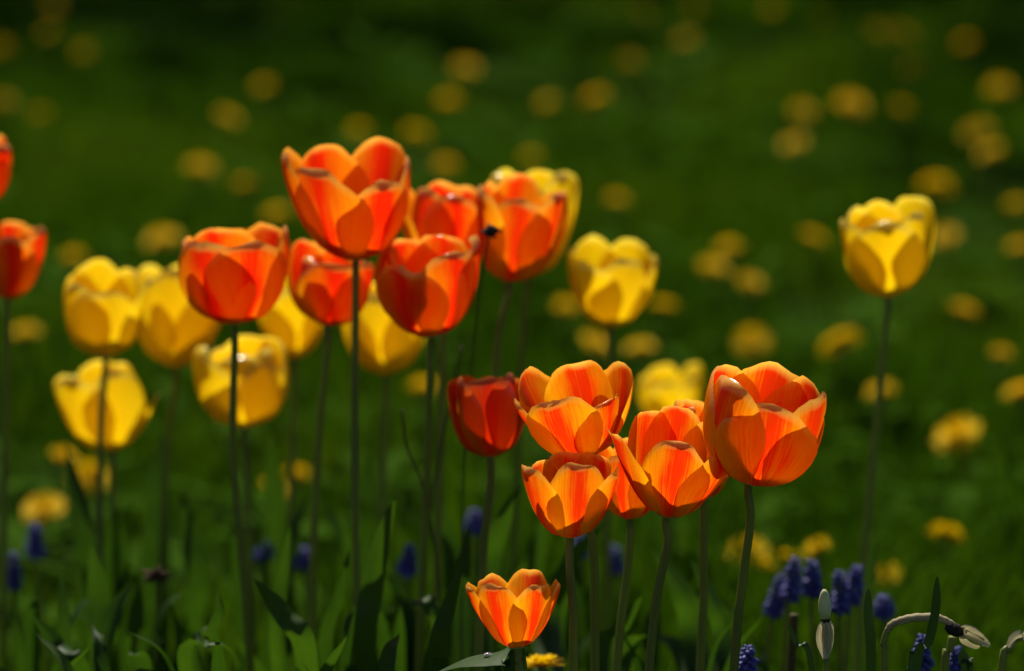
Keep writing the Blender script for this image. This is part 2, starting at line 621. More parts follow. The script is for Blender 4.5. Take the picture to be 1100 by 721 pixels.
def leaf_mesh(parent, pts, width, face, mat=LEAF, fold=0.25, twist=0.0, name='leaf', prof=None, origin=None, wav=0.0):
    """blade along pts (world); face = angle of the blade's width direction about z (0: across the view)"""
    path = catmull(pts, 8)
    n = len(path)
    m = MB()
    rows, uv = [], []
    px_, pw_ = prof or ((0, 0.2, 0.5, 0.75, 0.92, 1.0), (0.6, 0.9, 1.0, 0.72, 0.3, 0.02))
    for i, p in enumerate(path):
        t = path[min(i + 1, n - 1)] - path[max(i - 1, 0)]
        t /= np.linalg.norm(t) + 1e-9
        s = i / (n - 1)
        a = face + twist * s
        wd = np.array([math.cos(a), math.sin(a), 0])
        wd = wd - t * (wd @ t)
        wd /= np.linalg.norm(wd) + 1e-9
        nn = np.cross(t, wd)
        hw = 0.5 * width * np.interp(s, px_, pw_)
        rows.append([p + wd * hw * k + nn * hw * (fold * abs(k) ** 1.3 + wav * math.sin(9 * s + 2 * k)) for k in (-1, -0.6, -0.25, 0, 0.25, 0.6, 1)])
        uv.append([((k + 1) / 2, s) for k in (-1, -0.6, -0.25, 0, 0.25, 0.6, 1)])
    m.grid(rows, uv)
    return m.build(name, mat, parent, origin if origin is not None else (parent.location if parent else (0, 0, 0)))


def tulip(label, box, Y, stem, mat, prof='cup', az=-90, lean=6, roll=0, seed=0, wide=1.0, curl=35, notch=0.03, ruf=1.0,
          over=None, group=None, leaves=2, bend=0.0, petal_skip=(), srad=0.0023, cat='tulip', bx=None, pt=1.6):
    """box: bloom's bounding box (x0, y0, x1, y1) in the photo; Y: distance; stem: photo points from the bloom down"""
    rng = np.random.default_rng(1000 + seed)
    over = over or {}
    petals = []
    for k in range(6):
        if k in petal_skip:
            continue
        inner = k % 2 == 1
        o = dict(dphi=0.0, len=1.0, wid=1.0, curl=curl, daz=0.0, skew=0.0, tw=0.0, notch=notch, ruf=ruf, flat=pt)
        o['dphi'] += (rng.random() - 0.5) * 13
        o['len'] *= 1 + (rng.random() - 0.5) * 0.16
        o['curl'] *= 0.75 + 0.6 * rng.random()
        o['daz'] += (rng.random() - 0.5) * 17
        o['skew'] += (rng.random() - 0.5) * 0.11
        o['tw'] += (rng.random() - 0.5) * 0.34
        o['wid'] *= 0.92 + 0.16 * rng.random()
        o.update(over.get(k, {}))
        pr = np.array(PROF[prof], float)
        pr = pr - o['dphi'] * np.array([0, 0.7, 1, 1, 1])
        G, UV = petal_grid(1.0 * o['len'], 0.43 * wide * o['wid'] * (1.0 if inner else 1.06), pr, o['curl'], o['notch'], o['ruf'], rng,
                           1.05 if inner else 1.32, 0.035 if inner else 0.05, o['flat'] * (0.85 + 0.3 * rng.random()), o['skew'], o['tw'])
        A = rot_z(R(az + k * 60 + o['daz']))
        petals.append((G @ A.T, UV))
    roll = R(roll)
    Rm = rot_y(roll) @ rot_x(R(lean))        # lean > 0 tips the opening towards the camera
    x0, y0, x1, y1 = box
    ctr = at_y((x0 + x1) / 2, (y0 + y1) / 2, Y)
    px = (ctr - C0) @ CF * K
    sx = (x1 - x0) * px / 1.2
    sz = (y1 - y0) * px / 1.1
    bx = stem[0][0] if bx is None else bx
    pos = at_y(bx, y1, Y)
    allv = np.concatenate([p.reshape(-1, 3) for p, _ in petals])
    for it in range(14):
        Rm = rot_y(roll) @ rot_x(R(lean))
        W = (allv * np.array([sx, sx, sz])) @ Rm.T + pos
        q = project(W)
        bx0, by0 = q.min(0)
        bx1, by1 = q.max(0)
        sx *= ((x1 - x0) / (bx1 - bx0)) ** 0.8
        sz *= ((y1 - y0) / (by1 - by0)) ** 0.8
        sz = min(max(sz, 0.62 * sx), 1.7 * sx)
        ex = (x0 + x1) / 2 - (bx0 + bx1) / 2
        if it < 9:
            roll = min(0.30, max(-0.30, roll + 0.8 * ex / (y1 - y0)))
        else:
            pos = pos + CR * ex * px
        pos = pos - np.array([0, 0, 1]) * ((y0 + y1) / 2 - (by0 + by1) / 2) * px
    axis = Rm @ np.array([0, 0, 1.0])
    # stem
    sp = [pos + axis * 0.003, pos - axis * 0.006] + [at_y(sx_, sy_, Y) for sx_, sy_ in stem]
    last, prev = sp[-1], sp[-2]
    d = (last - prev)
    slope = d[0] / max(1e-4, -d[2])
    gx = last[0] + np.clip(slope, -0.25, 0.25) * last[2] * 0.7
    foot = np.array([gx, Y + bend, -0.004])
    sp.append(foot * 0.5 + last * 0.5 + np.array([0, -bend * 0.15, 0]))
    sp.append(foot)
    root = empty('tulip', (foot[0], foot[1], 0.0), label, cat, group)
    ov = np.array(root.location)
    for G, UV in petals:
        m = MB()
        Wp = (G * np.array([sx, sx, sz])) @ Rm.T + pos
        m.grid(Wp, UV)
        m.build('petal', mat, root, ov)
    path = catmull(sp, 6)
    n = len(path)
    m = MB()
    rad = [srad * (1.15 if i == 0 else 1.0) * (0.95 + 0.3 * i / n) for i in range(n)]
    m.tube(path, rad, 10)
    m.build('stem', STEM, root, ov)
    m = MB()
    pl = 0.30 * sz
    pp = [pos + axis * pl * k for k in (0, 0.3, 0.7, 0.85, 0.95, 1.0)]
    m.tube(pp, [0.1 * sx, 0.1 * sx, 0.085 * sx, 0.12 * sx, 0.13 * sx, 0.04 * sx], 9)
    m.build('pistil', PISTIL, root, ov)
    for k in range(leaves):
        a = rng.random() * 6.28
        ln = 0.15 + 0.11 * rng.random()
        out = 0.012 + 0.03 * rng.random()
        dv = np.array([math.cos(a), math.sin(a) * 0.6, 0])
        b = np.array([foot[0], foot[1], 0.0]) + dv * 0.006
        pts = [b, b + dv * out * 0.35 + np.array([0, 0, ln * 0.42]), b + dv * out * 0.8 + np.array([0, 0, ln * 0.8]),
               b + dv * out * (1.2 + 0.5 * rng.random()) + np.array([0, 0, ln])]
        leaf_mesh(root, pts, 0.012 + 0.012 * rng.random(), a + 1.57, fold=0.4, twist=(rng.random() - 0.5) * 1.2, wav=0.05)
    return root


G1 = 'orange tulips in the sharp front cluster'
G2 = 'orange tulips in the soft group at left'
G3 = 'yellow tulips'

tulips = {}
# --- sharp front cluster (depth about 2.15 m)
tulips['A'] = tulip('large round orange red tulip, rightmost and highest of the sharp front cluster', (755, 388, 888, 523), 2.10,
      [(806, 560), (797, 630), (790, 700)], ORANGE, 'cup', -90, 7, 1, 1, 1.0, 36, 0.07, 1.0, pt=1.5, group=G1, leaves=1, bend=0.02)
tulips['B'] = tulip('wide open orange tulip directly left of the large round one, left petal sticking out', (651, 436, 792, 556), 2.115,
      [(717, 585), (706, 640), (699, 700)], ORANGE, 'half', -92, 8, -3, 2, 1.0, 40, 0.03, 1.1, pt=1.9, group=G1, leaves=1,
      over={5: dict(dphi=14, curl=-20, len=1.02, wid=0.85), 0: dict(curl=50)})
tulips['H'] = tulip('orange tulip mostly hidden behind the wide open one and the large round one', (722, 428, 797, 535), 2.19,
      [(756, 580), (756, 640), (753, 700)], ORANGE, 'cup', -60, 6, 4, 3, 1.0, 30, 0.03, 1.0, group=G1, leaves=1)
tulips['C'] = tulip('wide open orange tulip at the top left of the sharp front cluster, petals parted', (552, 387, 681, 494), 2.14,
      [(630, 540), (638, 600), (639, 690)], ORANGE, 'half', -108, 6, 2, 4, 1.0, 30, 0.03, 1.2, pt=2.1, group=G1, leaves=1,
      over={0: dict(len=1.0, curl=55, dphi=0), 1: dict(len=0.8, curl=60, dphi=5), 5: dict(dphi=5), 2: dict(curl=5, dphi=3)})
tulips['D'] = tulip('small bright orange tulip hanging just below the parted one, broad pale front petal', (560, 485, 664, 578), 2.08,
      [(612, 610), (616, 660), (616, 705)], ORANGE, 'bowl', -82, 5, -2, 5, 1.0, 40, 0.06, 1.0, pt=2.3, group=G1, leaves=1,
      over={5: dict(dphi=8), 1: dict(dphi=10)})
tulips['E'] = tulip('orange tulip half hidden between the small bright one and the wide open one', (636, 470, 712, 558), 2.17,
      [(677, 580), (672, 630), (664, 700)], ORANGE, 'bowl', -100, 6, 0, 6, 1.0, 30, 0.03, 1.0, group=G1, leaves=1)
tulips['F'] = tulip('small short orange tulip standing lowest of all, near the bottom edge', (500, 611, 602, 696), 2.06,
      [(556, 712), (560, 740)], ORANGE, 'open', -118, 1, -4, 7, 1.0, 45, 0.04, 1.0, pt=1.9, group=G1, leaves=1)
tulips['G'] = tulip('dark red tulip in shade left of the sharp front cluster', (480, 400, 568, 491), 2.27,
      [(527, 520), (521, 570), (517, 640)], SHADEDRED, 'cup', -88, -5, 2, 46, 1.05, 15, 0.03, 0.6, pt=2.2, group=G1, leaves=2)

# --- soft group on the left (depth about 2.4 m)
tulips['T1'] = tulip('tallest orange tulip at the top of the left group', (302, 147, 441, 279), 2.37,
      [(382, 330), (381, 440), (382, 580), (386, 690)], REDOR, 'half', -112, 7, 1, 11, 1.0, 40, 0.04, 1.0, group=G2, leaves=2)
tulips['T2'] = tulip('orange red tulip leftmost of the soft central group, above a round yellow one', (191, 239, 312, 348), 2.37,
      [(252, 380), (250, 480), (258, 580), (265, 660)], REDOR, 'bowl', -122, 6, -2, 12, 1.05, 42, 0.04, 0.9, group=G2, leaves=2)
tulips['T3'] = tulip('orange red tulip right of the tallest one, two curled white tips on its rim', (403, 252, 516, 362), 2.36,
      [(462, 400), (459, 500), (455, 600), (451, 700)], REDOR, 'cup', -119, 6, 2, 13, 1.05, 48, 0.05, 0.9, group=G2, leaves=2)
tulips['T4'] = tulip('orange tulip directly below the tallest one, half covered by its stem', (307, 257, 402, 350), 2.44,
      [(352, 375), (343, 470), (337, 580), (335, 680)], REDOR, 'cup', -95, 5, -3, 14, 1.0, 40, 0.04, 0.9, group=G2, leaves=2)
tulips['T5'] = tulip('orange tulip partly hidden behind the one with curled white tips', (425, 194, 525, 292), 2.50,
      [(476, 330), (474, 450), (470, 600)], REDOR, 'cup', -60, 5, 2, 15, 1.05, 30, 0.03, 0.9, group=G2, leaves=2)
tulips['T6'] = tulip('orange and red tulip right of the soft group with a yellow one behind it', (512, 186, 610, 303), 2.46,
      [(547, 315), (536, 360), (530, 450), (524, 600)], ORANGE, 'cup', -88, 6, 6, 16, 1.0, 40, 0.04, 1.2, group=G2, leaves=2)
tulips['O1'] = tulip('blurred orange red tulip cut by the left edge of the photo, lower of two', (-30, 234, 50, 321), 2.58,
      [(8, 350), (6, 450), (4, 600)], REDOR, 'bowl', -80, 6, 3, 17, 1.0, 30, 0.03, 1.0, group=G2, leaves=2)
tulips['O2'] = tulip('sliver of orange red tulip at the left edge, higher of two', (-78, 140, 13, 222), 2.60,
      [(-32, 260), (-34, 400), (-36, 600)], REDOR, 'cup', -80, 4, 2, 18, 1.0, 30, 0.03, 1.0, group=G2, leaves=1)

# --- yellow tulips
tulips['Y1'] = tulip('yellow tulip highest at far left, its stem crossing the yellow bloom below', (68, 278, 162, 383), 2.60,
      [(113, 400), (109, 450), (107, 560), (108, 660)], YELLOW, 'cup', -75, 5, 0, 21, 1.0, 35, 0.04, 1.1, group=G3, leaves=2)
tulips['Y2'] = tulip('broad yellow tulip left behind the leftmost orange red bloom', (142, 283, 246, 394), 2.68,
      [(189, 410), (180, 490), (174, 600)], YELLOW, 'cup', -95, 4, -5, 22, 1.05, 35, 0.03, 1.0, group=G3, leaves=2)
tulips['Y3'] = tulip('low yellow tulip at far left with one petal bent out to the right', (57, 387, 172, 484), 2.66,
      [(121, 500), (122, 560), (123, 640)], YELLOW, 'cup', -70, 5, 3, 23, 1.0, 35, 0.03, 1.1, group=G3, leaves=2,
      over={1: dict(dphi=24, curl=-70, len=0.72, wid=0.5)})
tulips['Y4'] = tulip('round yellow tulip behind the stem of the leftmost orange red bloom', (207, 368, 310, 451), 2.60,
      [(263, 470), (266, 540), (270, 640)], YELLOW, 'egg', -90, 5, 3, 24, 1.05, 40, 0.02, 0.7, group=G3, leaves=2)
tulips['Y5'] = tulip('yellow tulip tucked under the orange pair, only its lower half showing', (272, 290, 352, 385), 2.72,
      [(317, 400), (314, 480), (311, 600)], YELLOW, 'cup', -80, 5, 2, 25, 1.0, 30, 0.03, 1.0, group=G3, leaves=2)
tulips['Y6'] = tulip('yellow tulip below and behind the orange one with curled tips', (367, 300, 460, 402), 2.68,
      [(415, 420), (412, 500), (409, 600)], YELLOW, 'cup', -95, 5, 0, 26, 1.0, 30, 0.03, 1.0, group=G3, leaves=2)
tulips['Y7'] = tulip('yellow tulip in the middle, standing free right of the orange and red one', (610, 252, 707, 351), 2.62,
      [(656, 375), (655, 450), (652, 600)], YELLOW, 'cup', -70, 7, -2, 27, 1.0, 40, 0.03, 1.2, group=G3, leaves=1)
tulips['Y8'] = tulip('lone yellow tulip at the far right on a long leaning stem', (902, 211, 1005, 319), 2.54,
      [(953, 335), (949, 380), (940, 470), (930, 580), (924, 660)], YELLOW, 'cup', -92, 6, 1, 28, 1.05, 40, 0.04, 1.1, group=G3, leaves=1)
tulips['Y9'] = tulip('blurred yellow tulip low behind the large round orange one', (684, 390, 756, 468), 2.95,
      [(722, 490), (722, 600)], YELLOW, 'bowl', -85, 4, 2, 29, 1.0, 40, 0.03, 1.2, group=G3, leaves=1)
tulips['Y10'] = tulip('yellow tulip mostly covered by the orange and red one in front of it', (524, 181, 622, 296), 2.62,
      [(566, 310), (562, 360), (558, 450), (552, 600)], YELLOW, 'cup', -100, 5, 2, 30, 1.0, 40, 0.03, 1.2, group=G3, leaves=1)


# --- leaves the photo shows, each on its plant (tip first along photo points, down to the plant's foot)
def seen_leaf(key, pts, Y, width, face=0.0, fold=0.3, twist=0.0):
    root = tulips[key]
    f = np.array(root.location)
    P = [at_y(x, y, Y + k * dy) for k, (x, y, dy) in enumerate([(p[0], p[1], p[2] if len(p) > 2 else 0) for p in pts])]
    low = P[-1]
    mid = low * 0.55 + f * 0.45
    path = [f + np.array([0, 0, 0.0]), mid] + P[::-1]
    leaf_mesh(root, path, width * 0.78, face, fold=fold, twist=twist, prof=((0, 0.3, 0.6, 0.8, 0.93, 1.0), (0.7, 0.9, 1.0, 0.72, 0.34, 0.02)), wav=0.04)


seen_leaf('T1', [(425, 533), (412, 580), (400, 640), (394, 690)], 2.28, 0.020, 0.3, 0.45)
seen_leaf('T1', [(376, 590), (366, 640), (352, 700)], 2.34, 0.014, 0.5, 0.4)
seen_leaf('T4', [(273, 622), (300, 655), (328, 700)], 2.26, 0.019, 0.1, 0.3)
seen_leaf('T4', [(312, 566), (306, 620), (300, 690)], 2.34, 0.016, 0.7, 0.4)
seen_leaf('T3', [(497, 598), (484, 650), (470, 705)], 2.20, 0.015, 0.4, 0.4)
seen_leaf('T3', [(428, 648), (445, 646), (465, 652), (474, 690)], 2.30, 0.016, 0.3, 0.2)
seen_leaf('Y1', [(98, 585), (106, 640), (112, 710)], 2.42, 0.024, 0.2, 0.35)
seen_leaf('Y3', [(36, 662), (60, 690), (84, 718)], 2.30, 0.018, 0.3, 0.3)
seen_leaf('T2', [(234, 636), (238, 662), (226, 690), (205, 708)], 2.24, 0.022, 0.9, 0.4)
seen_leaf('Y2', [(196, 530), (204, 575), (212, 640)], 2.62, 0.020, 0.2, 0.4)
seen_leaf('G', [(560, 520), (538, 570), (524, 630)], 2.40, 0.022, 0.3, 0.4)
seen_leaf('G', [(504, 560), (500, 610), (498, 660)], 2.36, 0.018, 0.6, 0.4)
seen_leaf('C', [(650, 560), (612, 610), (590, 680)], 2.45, 0.026, 0.5, 0.3)
seen_leaf('H', [(700, 590), (735, 640), (748, 700)], 2.42, 0.026, 0.4, 0.3)
seen_leaf('A', [(742, 600), (768, 650), (780, 705)], 2.36, 0.022, 0.7, 0.3)
seen_leaf('E', [(690, 640), (668, 675), (650, 710)], 2.30, 0.022, 0.4, 0.3)
seen_leaf('F', [(470, 722), (497, 711), (524, 706), (548, 703), (556, 716)], 2.075, 0.050, 1.25, 0.08)
seen_leaf('Y4', [(250, 560), (256, 600), (262, 670)], 2.60, 0.018, 0.2, 0.4)
seen_leaf('Y6', [(418, 600), (410, 640), (402, 690)], 2.50, 0.022, 0.1, 0.4)
seen_leaf('Y6', [(392, 560), (398, 610), (404, 680)], 2.62, 0.018, 0.4, 0.4)
seen_leaf('T6', [(476, 540), (486, 600), (496, 680)], 2.55, 0.020, 0.3, 0.4)
seen_leaf('Y10', [(590, 540), (576, 600), (564, 670)], 2.58, 0.022, 0.3, 0.4)

# leafy plants without a bloom fill the foot of the bed
LEAFY = [
    (30, 640, 2.46), (70, 660, 2.34), (140, 640, 2.50), (165, 672, 2.30), (205, 655, 2.45), (240, 690, 2.22), (290, 680, 2.18),
    (330, 650, 2.50), (365, 672, 2.28), (420, 660, 2.42), (455, 690, 2.18), (500, 655, 2.48), (535, 640, 2.55), (590, 650, 2.50),
    (640, 668, 2.36), (690, 660, 2.46), (725, 680, 2.30), (770, 665, 2.44), (815, 690, 2.36), (120, 700, 2.20), (395, 700, 2.16), (10, 690, 2.24),
]
LEAFY_LABEL = [
    'leafy plant without a bloom at the left edge under the blue spikes', 'leafy plant without a bloom in the dark lower left corner',
    'leafy plant without a bloom under the low yellow tulip at far left', 'leafy plant without a bloom beside the brown seed head',
    'leafy plant without a bloom between brown seed head and leftmost orange red stem', 'leafy plant without a bloom under the curled leaf with a pale edge',
    'dark leafy plant without a bloom where the long dark leaf ends', 'leafy plant without a bloom behind the half covered orange tulip stem',
    'leafy plant without a bloom left of the tallest orange tulip stem', 'leafy plant without a bloom right of the tallest orange tulip stem',
    'leafy plant without a bloom left of the lowest orange tulip', 'leafy plant without a bloom under the dark red tulip',
    'leafy plant without a bloom behind the lowest orange tulip', 'leafy plant without a bloom right behind the lowest orange tulip',
    'leafy plant without a bloom between the stems below the small bright orange tulip', 'leafy plant without a bloom behind the stem of the half hidden orange tulip',
    'leafy plant without a bloom below the wide open orange tulip', 'leafy plant without a bloom left of the large round tulip stem',
    'leafy plant without a bloom right of the large round tulip stem', 'leafy plant without a bloom near the bottom edge below the far left yellow tulips',
    'leafy plant without a bloom at the bottom edge under the tallest orange tulip', 'leafy plant without a bloom in the extreme lower left corner',
]
rl = np.random.default_rng(77)
for (px, py, Y), lab in zip(LEAFY, LEAFY_LABEL):
    tip = at_y(px, py, Y)
    root = empty('leafy_plant', (tip[0], Y, 0), lab, 'plant', 'plants without a bloom in the tulip bed')
    for k in range(5):
        a = rl.random() * 6.28
        ln = tip[2] * (1.08 - 0.13 * k * rl.random())
        out = ln * (0.05 + 0.14 * rl.random())
        dv = np.array([math.cos(a), math.sin(a) * 0.6, 0])
        b = np.array([tip[0], Y, 0]) + dv * 0.005
        pts = [b, b + dv * out * 0.3 + np.array([0, 0, ln * 0.45]), b + dv * out * 0.8 + np.array([0, 0, ln * 0.85]),
               b + dv * out * (1.2 + 0.6 * rl.random()) + np.array([0, 0, ln * (0.9 + 0.12 * rl.random())])]
        leaf_mesh(root, pts, 0.009 + 0.010 * rl.random(), a + 1.57, fold=0.35, twist=(rl.random() - 0.5) * 1.6, wav=0.05)

# dew drop on the flat leaf under the lowest tulip
dp = at_y(524, 704, 2.075)
dm = MB()
rows = []
for j in range(9):
    th = math.pi * j / 8
    rows.append([(dp[0] + 0.0026 * math.sin(th) * math.cos(a), dp[1] + 0.0026 * math.sin(th) * math.sin(a), dp[2] + 0.0017 * math.cos(th))
                 for a in np.linspace(0, 2 * math.pi, 14, endpoint=False)])
dm.grid(rows, close_u=True)
tag(dm.build('dew_drop', water_mat()), 'round clear dew drop on the leaf under the lowest orange tulip', 'water drop')


# ------------------------------------------------------------------ grape hyacinths
def hyacinth(label, px, py, ln_px, Y, lean=0.0, seed=0):
    """px, py: middle of the blue spike in the photo, ln_px its height"""
    rng = np.random.default_rng(500 + seed)
    c = at_y(px, py, Y)
    s = K * Y
    Ls = ln_px * s
    ax = np.array([math.sin(lean), 0, math.cos(lean)])
    b = c - ax * Ls / 2
    foot = np.array([b[0] - math.sin(lean) * b[2] * 0.5, Y + 0.01, 0])
    root = empty('grape_hyacinth', tuple(foot), label, 'flower', 'blue grape hyacinths')
    m = MB()
    path = catmull([foot, (foot + b) / 2 + np.array([0.004, 0, 0]), b, c + ax * Ls * 0.45], 5)
    m.tube(path, 0.0019, 7)
    m.build('stem', STEM, root, foot)
    m = MB()
    n = 44
    for i in range(n):
        t = (i + 0.5) / n
        a = i * 2.399
        rr = 0.0052 * (0.75 + 0.45 * rng.random()) * (1.0 - 0.68 * t ** 2) * (0.75 + 0.25 * min(1, t * 6))
        fr = 0.0023 * (1.0 - 0.45 * t) * (0.7 + 0.6 * rng.random())
        o = b + ax * Ls * t + np.array([math.cos(a) * rr, math.sin(a) * rr, 0])
        d = np.array([math.cos(a), math.sin(a), -0.75 + 1.2 * t])
        d /= np.linalg.norm(d)
        m.tube([o - d * fr * 1.3, o - d * fr * 0.8, o, o + d * fr * 0.8, o + d * fr * 1.25], [0.25 * fr, 0.8 * fr, fr, 0.75 * fr, 0.45 * fr], 7)
    m.build('flower_spike', BLUE, root, foot)
    for k in range(2):
        a = rng.random() * 6.28
        ln = 0.10 + 0.06 * rng.random()
        dv = np.array([math.cos(a), math.sin(a) * 0.5, 0])
        leaf_mesh(root, [foot, foot + dv * 0.012 + np.array([0, 0, ln * 0.5]), foot + dv * 0.04 + np.array([0, 0, ln])], 0.006, a + 1.57, BLADE, 0.4)


for i, (px, py, lp, Y, ln, lab) in enumerate([
    (14, 613, 40, 2.66, 0.05, 'blurred blue grape hyacinth at the left edge, the lower one of the pair'),
    (37, 581, 38, 2.70, -0.02, 'blurred blue grape hyacinth near the left edge, the higher one of the pair'),
    (285, 592, 20, 2.72, 0.15, 'small blurred blue grape hyacinth right of the leftmost orange red tulip stem'),
    (327, 600, 23, 2.70, 0.0, 'blurred blue grape hyacinth left of the half covered orange tulip stem'),
    (438, 602, 34, 2.58, 0.08, 'blue grape hyacinth between the tallest tulip stem and the one with curled tips'),
    (510, 560, 26, 2.66, 0.05, 'faint blue grape hyacinth beside the stem of the dark red tulip'),
    (622, 586, 26, 2.62, -0.05, 'faint blue grape hyacinth just right under the small bright orange tulip'),
    (660, 602, 30, 2.70, 0.05, 'faint blue grape hyacinth behind the stem of the half hidden orange tulip'),
    (835, 640, 50, 2.44, 0.25, 'leaning blue grape hyacinth at the left end of the right hand clump'),
    (851, 622, 48, 2.40, 0.16, 'tall dense blue grape hyacinth second from left in the right hand clump'),
    (872, 622, 40, 2.42, 0.02, 'blue grape hyacinth just above the pale upright pod, left of it'),
    (902, 636, 46, 2.38, 0.0, 'blue grape hyacinth just right of the pale upright pod'),
    (917, 628, 42, 2.40, 0.18, 'leaning blue grape hyacinth at the right end of the right hand clump'),
    (949, 652, 24, 2.42, -0.03, 'small blue grape hyacinth alone between the two dark upright blades'),
    (802, 710, 34, 2.16, 0.05, 'blue grape hyacinth at the bottom edge beside the large round tulip stem'),
    (990, 702, 40, 2.20, 0.05, 'blue grape hyacinth under the arched withered flower, left of the second blade'),
    (1027, 711, 32, 2.22, -0.05, 'blue grape hyacinth at the bottom edge under the withered flower head'),
]):
    hyacinth(lab, px, py, lp, Y, ln, i)


# ------------------------------------------------------------------ withered daffodils, blades and dry stems at the lower right
def ypts(pts, Y):
    return [at_y(x, y, Y) for x, y in pts]


def foot_of(p, Y, dx=0.0):
    return np.array([p[0] + dx, Y, 0.0])


Y = 2.10
pts = ypts([(950, 718), (949, 692), (957, 673), (978, 665), (1003, 664), (1024, 672)], Y)
ft = foot_of(pts[0], Y, -0.004)
root = empty('withered_daffodil', tuple(ft), 'withered daffodil bent over in an arch with papery brown bloom', 'flower')
m = MB()
path = catmull([ft, (ft + pts[0]) / 2] + pts, 6)
m.tube(path, list(np.linspace(0.0023, 0.0015, len(path))), 8)
m.build('stem', STEM, root, ft)
# papery spathe lying along the arch
m = MB()
sp_ = catmull(ypts([(953, 678), (958, 671), (968, 667), (982, 664), (1003, 663.5), (1016, 667), (1025, 672)], Y), 5)
m.tube(sp_, [0.0018 + 0.0007 * math.sin(math.pi * i / (len(sp_) - 1)) + 0.0002 * math.sin(i * 2.1) for i in range(len(sp_))], 9)
m.build('spathe', SPATHE, root, ft)
m = MB()
c = at_y(1024, 676, Y)
d = at_y(1040, 682, Y) - c
d /= np.linalg.norm(d)
m.tube([c - d * 0.005, c - d * 0.002, c + d * 0.002, c + d * 0.006], [0.0015, 0.0036, 0.0040, 0.0022], 9)
m.build('ovary', DARK, root, ft)
e = at_y(1060, 694, Y)
for k, (off, wd) in enumerate(((0.0, 0.0085), (0.9, 0.008), (2.1, 0.008), (-0.8, 0.007))):
    side = np.array([0.0, math.cos(off) * 0.002, math.sin(off) * 0.003])
    leaf_mesh(root, [c + d * 0.005, c * 0.6 + e * 0.4 + side * 1.4, e + side + d * (0.002 - 0.002 * k)], wd * 0.8, 0.4 + off, HUSK, 0.6, name='withered_petal', origin=ft,
              prof=((0, 0.3, 0.7, 0.9, 1), (0.35, 0.8, 1, 0.9, 0.35)), wav=0.15)

# neighbour whose stem ends under the withered head
pts = ypts([(1015, 720), (1020, 700), (1023, 684)], 2.13)
ft = foot_of(pts[0], 2.13)
m = MB()
path = catmull([ft, (ft + pts[0]) / 2] + pts, 6)
m.tube(path, 0.0024, 8)
o = m.build('flower_stalk', STEM, None, ft)
o.location = tuple(ft)
tag(o, 'green flower stalk standing right under the withered daffodil head', 'stalk')

# bent stalk at the right edge
pts = ypts([(1076, 722), (1083, 700), (1089, 688), (1100, 685), (1112, 692)], 2.10)
ft = foot_of(pts[0], 2.10, -0.01)
root = empty('bent_daffodil_stalk', tuple(ft), 'bent pale green daffodil stalk at the right edge of the bottom', 'stalk')
m = MB()
path = catmull([ft, (ft + pts[0]) / 2] + pts, 6)
m.tube(path, 0.0024, 8)
m.build('stem', STEM, root, ft)
leaf_mesh(root, ypts([(1084, 696), (1091, 685), (1102, 683), (1114, 691)], 2.097), 0.006, 0, HUSK, 0.5, name='spathe', origin=ft)

# pale upright pod
Y = 2.09
ft = foot_of(at_y(888, 720, Y), Y)
root = empty('pale_seed_pod', tuple(ft), 'pale upright pod with dark waist standing before the blue spikes', 'seed pod')
m = MB()
p = ypts([(888, 720), (887, 709)], Y)
m.tube(catmull([ft, (ft + p[0]) / 2] + p, 5), 0.0017, 8)
m.build('stem', STEM, root, ft)
m = MB()
cc = ypts([(887, 712), (886.5, 704), (887.5, 692), (888, 680), (887.5, 672), (887, 668)], Y)
m.tube(cc, [0.0012, 0.0020, 0.0030, 0.0034, 0.0033, 0.0028], 10)
m.build('husk', HUSK, root, ft)
for k in range(3):
    leaf_mesh(root, ypts([(886 + 2 * k, 708), (880 + 7 * k, 690), (881 + 7 * k, 674), (884 + 4 * k, 668)], Y - 0.0038 + 0.001 * k), 0.0032, 0.3 * k, HUSK, 0.7, wav=0.2, name='husk_flap', origin=ft)
m = MB()
m.tube(ypts([(887, 669.5), (887, 667), (886.5, 664.5)], Y), [0.0024, 0.0027, 0.0026], 9)
m.build('waist', DARK, root, ft)
m = MB()
m.tube(ypts([(886.5, 664), (886, 656), (885.5, 645), (885.5, 637), (885.5, 633.5)], Y), [0.0028, 0.0037, 0.0033, 0.0022, 0.0010], 10)
m.build('capsule', PODM, root, ft)

# dark upright blades
for lab, pp, Y, wd, fc in (
    ('dark upright daffodil blade right of the blue spikes, blunt tip', [(933, 632), (934, 665), (937, 718)], 2.10, 0.0070, 0.5),
    ('tallest dark upright daffodil blade crossing the arched withered flower', [(1007, 619), (1006, 655), (998, 692), (985, 722)], 2.07, 0.0066, 0.4),
    ('short thin dark blade leaning left, left of the pale upright pod', [(847, 669), (855, 690), (872, 720)], 2.11, 0.0035, 0.2),
    ('short dark blade at the bottom edge under the withered flower head', [(1033, 698), (1037, 712), (1040, 730)], 2.15, 0.008, 0.3),
    ('thin pale blade leaning right at the foot of the tallest dark blade', [(990, 688), (984, 703), (978, 724)], 2.09, 0.003, 0.2),
):
    p = ypts(pp, Y)
    ft = foot_of(p[-1], Y, (p[-1][0] - p[-2][0]) * 1.2)
    o = leaf_mesh(None, [ft, (ft * 0.5 + p[-1] * 0.5)] + p[::-1], wd, fc, BLADE, 0.35, name='daffodil_blade', origin=ft,
                  prof=((0, 0.6, 0.85, 0.96, 1.0), (0.9, 1.0, 0.85, 0.5, 0.05)))
    o.location = tuple(ft)
    tag(o, lab, 'leaf', 'daffodil blades at lower right')

